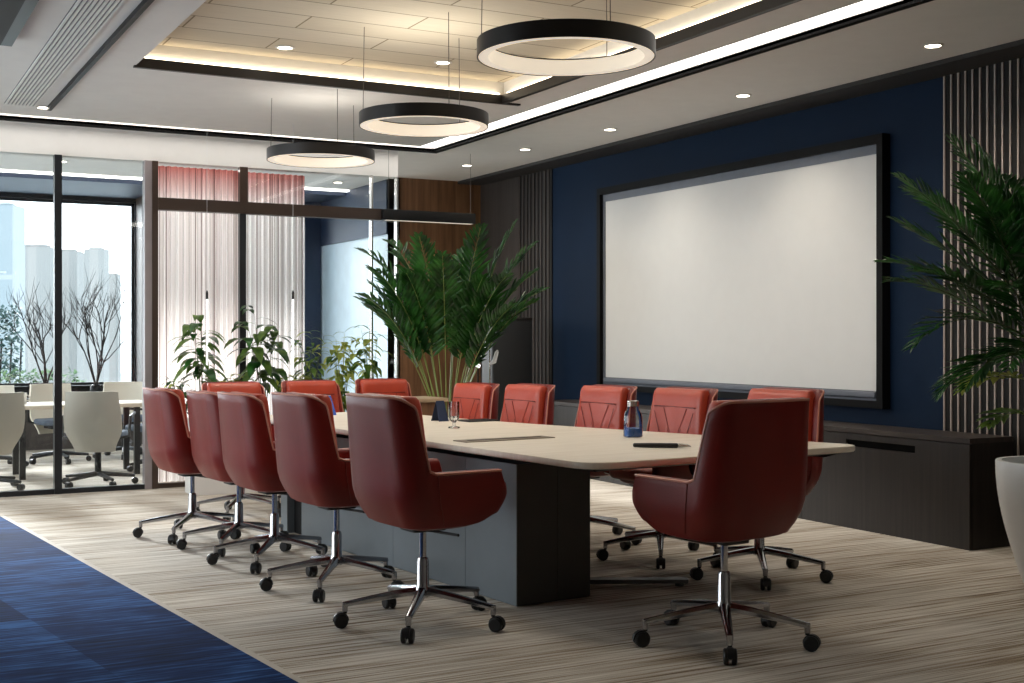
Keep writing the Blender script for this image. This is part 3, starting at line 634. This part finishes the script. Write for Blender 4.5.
# ------------------------------------------------------------------ plants
def frond(mb, base, az, length, rise, droop, lw, ll, nleaf, rnd, bare=.35, sr=.006, msti=0, mlf=1, up=.35):
    p = Vector(base); d = Vector((math.cos(az)*math.cos(rise), math.sin(az)*math.cos(rise), math.sin(rise)))
    n = 22; st = length/n; path = [p.copy()]; dirs = [d.copy()]
    for k in range(n):
        t = k/n; d = d+Vector((0, 0, -droop*st*(.3+1.6*t))); d.normalize(); p = p+d*st; path.append(p.copy()); dirs.append(d.copy())
    mb.tube(path, [sr*(1-.8*k/n) for k in range(n+1)], 5, msti)
    for k in range(nleaf):
        t = bare+(1-bare)*(k+.5)/nleaf; f_ = t*n; i = min(n-1, int(f_)); q = path[i].lerp(path[i+1], f_-i); dd = dirs[i]
        side = dd.cross(Vector((0, 0, 1)));
        if side.length < .05: side = Vector((math.sin(az), -math.cos(az), 0))
        side.normalize(); nrm = side.cross(dd).normalized()
        s_ = (k+.5)/nleaf; shape = math.sin(PI*min(1, .16+.80*s_))**.75
        L = ll*shape*(.85+.3*rnd.random()); wd = lw*(.8+.4*rnd.random())*(.55+.45*shape)
        for sg in (-1, 1):
            ld = (side*sg*(.80+.1*rnd.random()) + dd*(.62+.2*rnd.random()+.8*s_*s_) + nrm*(up*rnd.random()-.05)).normalized()
            wdir = ld.cross(nrm).normalized(); nn = wdir.cross(ld)
            tip = q+ld*L+Vector((0, 0, -L*.14*rnd.random())); m1 = q+ld*L*.38; m2 = q+ld*L*.72-Vector((0, 0, L*.03))
            fd = nn*wd*.22
            mb.add([q, m1+wdir*wd*.5+fd, m1, m1-wdir*wd*.5+fd, m2+wdir*wd*.36+fd, m2, m2-wdir*wd*.36+fd, tip],
                   [(0,2,1),(0,3,2),(1,2,5,4),(2,3,6,5),(4,5,7),(5,6,7)], mlf)
def palm(name, label, cat, loc, fronds, mats, pot):
    o = thing(name, label, cat, loc)
    rnd = random.Random(11)
    for (b0, az, L, rise, droop, lw, ll, nl, bare) in fronds:
        mb = MB(); frond(mb, b0, az, L, rise, droop, lw, ll, nl, rnd, bare); mb.build('frond', mats, o, angle=60)
    pot(o); return o
cam_az = lambda a: a - math.atan2(SX, CX)     # a: 0 = to the right in the picture, pi/2 = away
rn = random.Random(5)
fr = []
spec = [(-.60, 1.72, 10, .30, 1.55), (-.40, 1.85, 30, .30, 1.5), (.62, 1.80, 5, .42, .55), (.78, 1.75, 160, .25, .8), (-.20, 1.7, -60, .25, .8), (.15, 1.66, 60, .25, .7), (.35, 1.72, -40, .3, .5),
        (-.85, 1.45, -20, .75, .8), (-.95, 1.35, 170, .95, .9), (.95, 1.5, -10, .7, .9), (1.1, 1.45, 20, .95, 1.0), (-.7, 1.5, -70, .55, .8), (.7, 1.45, -75, .6, .8), (.0, 1.55, -90, .5, .8), (-.4, 1.4, -110, .8, .9), (.45, 1.35, -120, .8, .9), (.1, 1.6, 100, .35, .7), (-.55, 1.5, 120, .5, .8), (-1.2, 1.3, 170, 1.9, .9), (-1.15, 1.2, -30, 2.0, .9), (-1.0, 1.35, -60, 1.4, .9), (1.2, 1.3, -30, 1.7, .9), (1.0, 1.2, -80, 1.5, .8)]
for lx, L, azd, spread, droop in spec:
    sx = lx*.30; dep = .26*math.sin(math.radians(azd)); hz_ = math.hypot(sx, dep); az = cam_az(math.atan2(dep, sx))
    rise = math.atan2(1.0, hz_*1.0)
    fr.append(((.08*math.cos(az), .08*math.sin(az), .54), az, L*.98, rise, .26+droop*(.3+1.1*hz_), .042, .27, 23, .40))
def tapered_pot(r0, r1, hh, m):
    def f(o):
        prof = [(r0*.72, 0), (r0*.8, .012)] + [(r0*.8+(r1-r0*.8)*math.sin(PI/2*k/9), .012+(hh-.02)*k/9) for k in range(1, 10)] + [(r1-.004, hh), (r1-.03, hh), (r1-.035, hh-.04)]
        MB().lathe(prof, seg=40, cap=True).build('pot', m, o, angle=50); MB().lathe([(r1-.037, hh-.06), (r1-.037, hh-.045), (.01, hh-.035)], seg=24).build('soil', 'soil', o)
    return f
x, y = at(447, 10.6)
palm('potted_palm', 'tall dark green plant with fan of pale stems before the walnut wall', 'plant', (x, y, 0), fr, ['stem', 'leafd'], tapered_pot(.2, .24, .55, 'potb'))
x, y = at(1056, 6.25)
canes = [(-.10, -.05), (-.02, .06), (.07, -.04), (-.05, -.10), (.10, .06)]
pp = thing('potted_palm', 'large dark palm in a tall white pot beside the credenza', 'plant', (x, y, 0)); rp_ = random.Random(21)
tapered_pot(.19, .285, .63, 'pot')(pp)
def dirp(azd): return cam_az(math.radians(azd))
heads = []
for k, (dx, dy) in enumerate(canes):
    a = dirp(0); X_, Y_ = W(dx, dy); hh = (1.4, 1.55, 1.48, 1.15, 1.38)[k]
    path = [(X_*(1+.9*t), Y_*(1+.9*t), .575+(hh-.575)*t) for t in [q/8 for q in range(9)]]
    MB().tube(path, [.017-.0009*q for q in range(9)], 8).build('cane', 'stemd', pp); heads.append(path)
# cane, height share, picture bearing (180 = left), length, rise, droop
FR = [(0, 1.0, 185, .92, 52, .5), (0, .96, 170, .80, 42, .35), (0, .9, 200, .72, 30, .6), (0, 1.0, 215, .8, 60, .8), (0, .85, 160, .8, 42, .9), (3, 1.0, 190, .82, 38, 1.9), (3, .95, 205, .62, 20, 2.2), (3, 1.0, 175, .6, 10, 2.2), (3, .9, 230, .7, 30, 1.8), (3, 1.0, 250, .8, 45, 1.2),
      (1, 1.0, 190, .85, 62, .6), (1, 1.0, 150, .8, 70, .5), (1, .97, 90, .8, 60, .8), (1, .95, 175, .85, 45, .5), (1, .9, 260, .8, 50, .8), (1, .88, 210, .8, 55, .7), (1, 1.0, 20, .8, 65, .7), (2, 1.0, 180, .75, 80, .4), (2, 1.0, 240, .8, 60, .7), (2, .95, 290, .8, 45, .9), (2, .95, 330, .85, 50, .8), (2, .9, 10, .8, 40, .8), (2, .85, 200, .8, 50, .8), (2, .85, 265, .75, 35, 1.0),
      (4, 1.0, 280, .8, 50, .9), (4, .95, 195, .85, 58, .6), (4, .9, 225, .8, 40, .9), (4, 1.0, 0, .75, 55, .9), (4, .9, 310, .8, 30, 1.1), (0, .8, 240, .8, 35, 1.0), (0, .75, 185, .8, 40, .9), (2, .8, 170, .8, 55, .6), (1, .8, 190, .9, 50, .5), (4, .8, 175, .9, 52, .55)]
for ci, sh, azd, L, rise, droop in FR:
    p_ = heads[ci]; q = min(7, int(sh*8)); b0 = Vector(p_[q]).lerp(Vector(p_[q+1]), sh*8-q)
    mb = MB(); frond(mb, b0, dirp(azd), L, math.radians(rise), droop, .026, .22, 26, rp_, .14, sr=.005, up=.3); mb.build('frond', ['stemd', 'leafd'], pp, angle=60)
mb = MB(); frond(mb, Vector(heads[3][6]), dirp(195), .52, math.radians(18), 1.6, .05, .16, 9, rp_, .35, sr=.005); o = mb.build('frond', ['stem', 'leafy'], pp, angle=60); o['label'] = 'yellow-green young leaf'
mb = MB(); frond(mb, Vector(heads[3][3]), dirp(200), .42, math.radians(35), 3.2, .05, .15, 8, rp_, .4, sr=.005); mb.build('frond', ['stem', 'leafm'], pp, angle=60)
# small leafy plants
def leafy(label, loc, hgt, n_st, lsz, seed, mats=('stemd', 'leafm'), spread=.22, name='leafy_plant', dens=9, group=None, low=.3):
    r = random.Random(seed); o = thing(name, label, 'plant', loc, 0, group)
    st, lf = MB(), MB()
    for s_ in range(n_st):
        a = r.random()*2*PI; tl = spread*(.3+.7*r.random()); hh = hgt*(.72+.28*r.random()) if s_ else hgt
        path = [Vector((.02*math.cos(a), .02*math.sin(a), 0)) + Vector((math.cos(a)*tl*t*t, math.sin(a)*tl*t*t, hh*t)) for t in [k/8 for k in range(9)]]
        st.tube(path, [.006-.0006*k for k in range(9)], 5)
        for k in range(dens):
            t = low+(1-low)*(k/(dens-1)); i = min(7, int(t*8)); q = path[i].lerp(path[i+1], t*8-i)
            az = k*2.4+r.random()*.9; el = .45*r.random()+.05+.5*t*t; L = lsz*(.65+.5*r.random())
            d_ = Vector((math.cos(az)*math.cos(el), math.sin(az)*math.cos(el), math.sin(el))); sd = Vector((-math.sin(az), math.cos(az), 0)); wd = L*.25
            pts_ = [q]; cur = q.copy(); rows = []
            for j in range(1, 6):
                d_ = (d_+Vector((0, 0, -.34))).normalized(); cur = cur+d_*L/5; w_ = wd*math.sin(PI*(j/5)**.8)*.6 if j < 5 else 0
                rows.append((cur+sd*w_+Vector((0, 0, .12*w_)), cur.copy(), cur-sd*w_+Vector((0, 0, .12*w_))))
            vs = [q]; fs = []
            for row in rows: vs += list(row)
            fs += [(0, 2, 1), (0, 3, 2)]
            for j in range(4):
                b_ = 1+j*3; fs += [(b_, b_+1, b_+4, b_+3), (b_+1, b_+2, b_+5, b_+4)]
            lf.add(vs, fs, 1 if (len(mats) > 2 and r.random() < .3) else 0)
    st.build('stem', mats[0], o); lf.build('foliage', list(mats[1:]), o, angle=60); return o
xa, ya = at(150, 9.75); xb, yb = at(396, 10.55)
PB = 9.98
pl = thing('planter_box', 'long white planter box in front of the pleated curtains', 'planter', (3.2, PB, 0))
MB().box(-.75, 1.15, -.14, -.12, 0, .60).box(-.75, 1.15, .12, .14, 0, .60).box(-.75, -.73, -.12, .12, 0, .60).box(1.13, 1.15, -.12, .12, 0, .60).build('box', 'white', pl, smooth=False); MB().box(-.73, 1.13, -.12, .12, 0, .56).build('soil', 'soil', pl)
def ppos(u):
    k = (u-512)/F; # intersect with room line y = PB
    xx = PB*(k*CX+SX)/(CX-k*SX) if True else 0
    return (xx, PB)
G = 'plants in the long planter box'
for u, hgt, ns, ls, sd, mt, lab in ((203, .80, 4, .27, 3, ('stemd', 'leafm', 'leafd'), 'leafy plant with arching leaves before the left curtain'), (264, .92, 5, .29, 9, ('stemd', 'leafm', 'leafd'), 'taller leafy plant with long drooping leaves before the right curtain'),
       (312, .74, 6, .15, 12, ('stemd', 'leafm', 'leafy'), 'small-leaved upright plant before the navy post'), (342, .72, 7, .18, 21, ('stem', 'leafy', 'leafm'), 'bushy yellow-green plant before the pale blue glass'), (370, .76, 6, .18, 33, ('stem', 'leafm', 'leafy'), 'bushy green plant at the planter end beside the tall plant'),
       (181, .36, 7, .12, 41, ('stemd', 'leafd', 'leafy'), 'low dark leafy plant at the left end of the planter'), (233, .38, 9, .15, 51, ('stem', 'leafy', 'leafm'), 'low yellow-green plant between the two arching plants'), (293, .38, 9, .15, 61, ('stem', 'leafy', 'leafm'), 'low yellow-green plant right of the tallest arching plant')):
    x, y = ppos(u); leafy(lab, (x, y, .561), hgt, ns, ls, sd, mt, group=G, low=.35 if hgt < .5 else (.45 if ls > .2 else .2), dens=13 if ls > .2 else 15, spread=.12)
# side table with tan top
x, y = at(411, 10.08); sd_ = thing('side_table', 'tan topped wooden side table beside the tall plant', 'table', (x, y, 0), TA)
MB().rbox(-.30, .24, -.2, .2, .73, .76, .02, .004).build('tabletop', 'oak', sd_); MB().box(-.27, .21, -.17, .17, 0, .73).build('body', 'wood', sd_)
# slim lamps behind the chairs
for u, vt, lab in ((478, 368, 'slim black floor lamp with tiny white globe before the dark corner'), (490, 350, 'slim silver floor lamp with tilted white head beside the dark cabinet')):
    x, y = at(u, 10.7); z = H+(HV-vt)*10.7/F; o = thing('floor_lamp', lab, 'lamp', (x, y, 0), 0, 'slim floor lamps')
    MB().lathe([(.11, 0), (.11, .012), (.02, .02)], seg=24).build('base', 'black', o)
    MB().cyl((0, 0, .015), (0, 0, z), .007, 8).build('pole', 'black' if u == 478 else 'silver', o)
    if u == 478: MB().lathe([(.004, z), (.016, z+.006), (.021, z+.02), (.016, z+.034), (.004, z+.04)], seg=16).build('globe', 'tube', o)
    else: MB().tube([(0, 0, z-.12), (.03, -.02, z-.10), (.05, -.03, z-.02), (.055, -.034, z+.0)], [.012, .02, .016, .006], 12).build('lamp_head', 'cardw', o)

# ------------------------------------------------------------------ glazed room: white chairs and desk
def white_chair():
    o = thing('task_chair', 'x', 'chair')
    b = MB(); rings = []
    for k in range(15):
        t = k/14; z = .29+.51*t; w = (.165+.07*sst(0, .4, t))*(1-.10*sst(.5, 1, t)); 
        pts_ = []
        for j in range(17):
            s_ = -1+2*j/16; pts_.append((w*s_, -.22-.05*sst(0, 1, t)+.07*(1-t)**3+.05*s_*s_, z))
        rings.append(pts_)
    rings2 = [r_ + [(x*.97, y+.022, z) for x, y, z in reversed(r_)] for r_ in rings]
    b.loft(rings2); b.build('back_shell', 'cream', o, angle=60)
    MB().rbox(-.22, .22, -.13, .26, .39, .45, .06, .025).build('seat', 'greypad', o)
    for s_ in (-1, 1): MB().tube([(s_*.18, -.1, .40), (s_*.27, -.08, .42), (s_*.28, -.06, .58), (s_*.27, .16, .60)], .013, 8).build('armrest', 'rubber', o)
    b = MB(); b.cyl((0, 0, .09), (0, 0, .39), .028, 12); b.rbox(-.11, .11, -.12, .12, .35, .39, .02, .005); b.build('column', 'rubber', o)
    for k in range(5):
        a = k*2*PI/5+.3; c_, s_ = math.cos(a), math.sin(a); lg = MB(); lg.tube([(0, 0, .10), (.3*c_, .3*s_, .07)], [.022, .013], 8); lg.build('base_leg', 'rubber', o)
        w_ = MB(); w_.tube([(.3*c_-.02*s_, .3*s_+.02*c_, .029), (.3*c_+.02*s_, .3*s_-.02*c_, .029)], .028, 14); w_.build('caster', 'rubber', o)
    return o
wc = white_chair()
wl = [(98, 10.55, 0, 1, 'cream shell task chair straight behind the glass, its back to the viewer'), (-14, 10.2, .35, 1, 'cream shell task chair at the left edge behind the dark mullion'), (58, 12.5, PI+.2, .97, 'cream task chair across the desk behind the dark mullion'), (124, 13.0, PI-.2, .97, 'cream task chair across the desk beside the curtain post'), (-6, 12.0, PI, .97, 'cream task chair across the desk at far left'), (158, 11.8, PI/2+.3, .95, 'cream task chair at the end of the desk behind the brown post')]
for k, (u, Y, rz, s_, lab) in enumerate(wl):
    o = wc if k == 0 else copy_tree(wc); x, y = at(u, Y); o.location = (x, y, .0); o.rotation_euler.z = rz-.49+(.49 if k != 0 else .1); o.scale = (s_,)*3; o['label'] = lab; o['group'] = 'cream task chairs in the glazed room'
x, y = at(66, 11.35); dk = thing('meeting_desk', 'cream meeting desk with black legs in the glazed room', 'desk', (x, y, 0), 0)
MB().rbox(-1.6, .72, -.32, .32, .615, .65, .03, .008).build('desktop', 'desk', dk)
for sx in (-1.45, -.4, .58):
    for s_ in (-1, 1): MB().box(sx-.025, sx+.025, s_*.24-.025, s_*.24+.025, 0, .615).build('leg', 'rubber', dk)
x, y = at(22, 11.3); cu = thing('white_mug', 'white mug on the meeting desk at far left', 'mug', (x, y, .651)); MB().lathe([(.035, 0), (.04, .004), (.042, .095), (.038, .095), (.036, .01)], seg=20).build('cup', 'white', cu); MB().tube([(.04, 0, .02), (.062, 0, .03), (.065, 0, .06), (.04, 0, .075)], .006, 6).build('handle', 'white', cu)
# bare branches
def branches(label, u, Y, z0, hh, seed, n):
    r = random.Random(seed); x, y = at(u, Y); o = thing('branch_vase', label, 'branches', (x, y, z0)); b = MB()
    def grow(p, d, L, rad, dep):
        q = [p]; cur = p.copy()
        for k in range(4):
            d = (d+Vector((r.uniform(-.16, .16), r.uniform(-.16, .16), .10))).normalized(); cur = cur+d*L/4; q.append(cur.copy())
        b.tube(q, [rad*(1-.12*k) for k in range(5)], 5)
        if dep > 0:
            for j in range(3 if dep > 1 else 2):
                dd = (d+Vector((r.uniform(-.8, .8), r.uniform(-.8, .8), r.uniform(-.1, .5)))).normalized(); grow(q[r.choice((2, 3, 4))], dd, L*r.uniform(.55, .8), rad*.6, dep-1)
    for k in range(n):
        a = 2*PI*k/n+r.random(); grow(Vector((0, 0, .12)), Vector((math.cos(a)*.45, math.sin(a)*.45, 1)).normalized(), hh*.5, .011, 3)
    b.build('branch', 'bark', o); MB().lathe([(.05, 0), (.07, .05), (.06, .12), (.035, .15), (.03, .15), (.05, .12), (.05, .02)], seg=20).build('vase', 'black', o)
# low cabinet carrying the vases
x0c = 1.0
lc = thing('window_cabinet', 'low dark cabinet under the city window', 'cabinet', (1.6, EY-.35, 0)); MB().box(-2.4, 1.45, -.2, .2, 0, .55).build('body', 'darkpanel', lc); MB().box(-2.42, 1.47, -.21, .21, .55, .57).build('top', 'black', lc)
branches('bare dark branches in a vase before the city window right of the mullion', 96, 14.05, .571, 1.15, 4, 6)
branches('bare dark branches in a vase before the city window left of the mullion', 46, 13.85, .571, 1.1, 15, 5)

# ------------------------------------------------------------------ outdoors
gnd = MB().box(-900, 900, EY+.25, 1500, -42, -41).build('ground_outside', 'ground'); gnd['kind'] = 'structure'; gnd['label'] = 'hazy ground far below the window'; gnd['category'] = 'ground'
def tower(u0, u1, vt, Y, m, label):
    xa_, ya_ = at((u0+u1)/2, Y); w = (u1-u0)/F*Y; z = H+(HV-vt)*Y/F
    o = thing('tower_building', label, 'building', (xa_, ya_, -41), -math.atan2(SX, CX)*1.0, 'pale towers beyond the window')
    MB().box(-w/2, w/2, 0, w*.8, 0, z+41).build('facade', m, o, smooth=False); MB().box(-w*.3, w*.3, w*.2, w*.6, z+41, z+41+w*.08).build('roof_plant', m, o, smooth=False)
tower(14, 50, 247, 210, 'tower1', 'pale hazy tower left of the mullion'); tower(53, 77, 251, 225, 'tower1', 'pale hazy tower right of the mullion'); tower(76, 86, 254, 250, 'tower1', 'narrow pale tower between two wider ones'); tower(84, 104, 249, 205, 'tower1', 'pale hazy tower over the bare branches')
tower(106, 118, 274, 240, 'tower1', 'short pale tower near the brown post'); tower(-22, 14, 205, 120, 'tower2', 'blue glass tower at the far left edge')
def shrub(label, x, y, z0, sx, sy, hh, n, m, seed, nm):
    r = random.Random(seed); b = MB()
    for k in range(n):
        u_ = r.uniform(-1, 1); w_ = r.uniform(-1, 1); t = r.random()**.8; p = Vector((u_*sx*(1-.3*t), w_*sy*(1-.4*t), t*hh)); a = r.random()*6.28; e_ = r.uniform(-.6, 1.0); L = r.uniform(.05, .09)
        d_ = Vector((math.cos(a)*math.cos(e_), math.sin(a)*math.cos(e_), math.sin(e_))); s_ = Vector((-math.sin(a), math.cos(a), 0))*L*.3
        b.add([p, p+d_*L*.5+s_, p+d_*L, p+d_*L*.5-s_], [(0, 1, 2, 3)])
    o = thing(nm, label, 'shrub', (x, y, z0)); b.build('foliage', m, o, smooth=False); st = MB()
    for k in range(4): st.tube([(sx*(-.7+.45*k), 0, 0), (sx*(-.7+.45*k)+.05, .02, hh*.75)], .012, 5)
    st.build('stem', 'bark', o)
shrub('low green hedge outside along the city window', .9, EY+.75, .0, 2.3, .2, .84, 5200, 'leafo', 3, 'window_hedge')
x, y = at(3, 15.6); shrub('grey-green shrub outside at the left end of the city window', x, y, .0, .26, .26, 1.62, 1500, 'leafs', 8, 'tall_shrub')
S('terrace_floor', MB().box(LX, 5.4, EY+.25, EY+2.2, -.12, 0), 'ground', 'terrace outside the city window', 'floor')

# ------------------------------------------------------------------ light, world, camera
w = D.worlds.new('sky'); SC.world = w; w.use_nodes = True; nt = w.node_tree; bg = nt.nodes['Background']
tc = N(nt, 'ShaderNodeTexCoord'); sp = N(nt, 'ShaderNodeSeparateXYZ'); nt.links.new(tc.outputs['Generated'], sp.inputs[0])
r = ramp(nt, [(0, (.66, .70, .72)), (.5, (.90, .93, .95)), (.62, (.88, .93, .96)), (1, (.70, .80, .93))])
mp = N(nt, 'ShaderNodeMath', operation='MULTIPLY_ADD'); mp.inputs[1].default_value = .5; mp.inputs[2].default_value = .5
nt.links.new(sp.outputs['Z'], mp.inputs[0]); nt.links.new(mp.outputs[0], r.inputs['Fac']); nt.links.new(r.outputs['Color'], bg.inputs['Color']); bg.inputs['Strength'].default_value = 3.8
def sun(dirv, e, col_, ang):
    l = D.lights.new('sun', 'SUN'); l.energy = e; l.color = col_; l.angle = math.radians(ang); o = D.objects.new('sun', l); COL.objects.link(o)
    o.rotation_euler = Vector(dirv).to_track_quat('-Z', 'Y').to_euler(); o.location = (0, 20, 8)
sun((.18, -1, -.34), 6.5, (1, .98, .95), 10)
def portal(loc, rot, sx, sy):
    l = D.lights.new('sky_portal', 'AREA'); l.shape = 'RECTANGLE'; l.size = sx; l.size_y = sy; l.cycles.is_portal = True
    o = D.objects.new('sky_portal', l); COL.objects.link(o); o.location = loc; o.rotation_euler = rot
for a0, a1, z0, z1 in lh: portal((LX-.22, (a0+a1)/2, (z0+z1)/2), (0, -PI/2, 0), z1-z0, a1-a0)
for a0, a1, z0, z1 in eh: portal(((a0+a1)/2, EY+.22, (z0+z1)/2), (-PI/2, 0, 0), a1-a0, z1-z0)
cam = D.cameras.new('camera'); co = D.objects.new('camera', cam); COL.objects.link(co); SC.camera = co
cam.sensor_width = 36; cam.lens = F/1024*36; cam.shift_y = -4.5/1024; cam.clip_end = 3000; cam.clip_start = .05
co.location = (0, 0, H); co.rotation_euler = (PI/2, 0, -math.atan2(SX, CX))
SC.view_settings.view_transform = 'Standard'; SC.view_settings.look = 'None'; SC.view_settings.gamma = 1; SC.view_settings.exposure = .6
SC.view_settings.use_curve_mapping = False
SC.cycles.use_denoising = True; SC.cycles.max_bounces = 10; SC.cycles.transparent_max_bounces = 16; SC.cycles.sample_clamp_indirect = 6
SC.cycles.caustics_reflective = False; SC.cycles.caustics_refractive = False
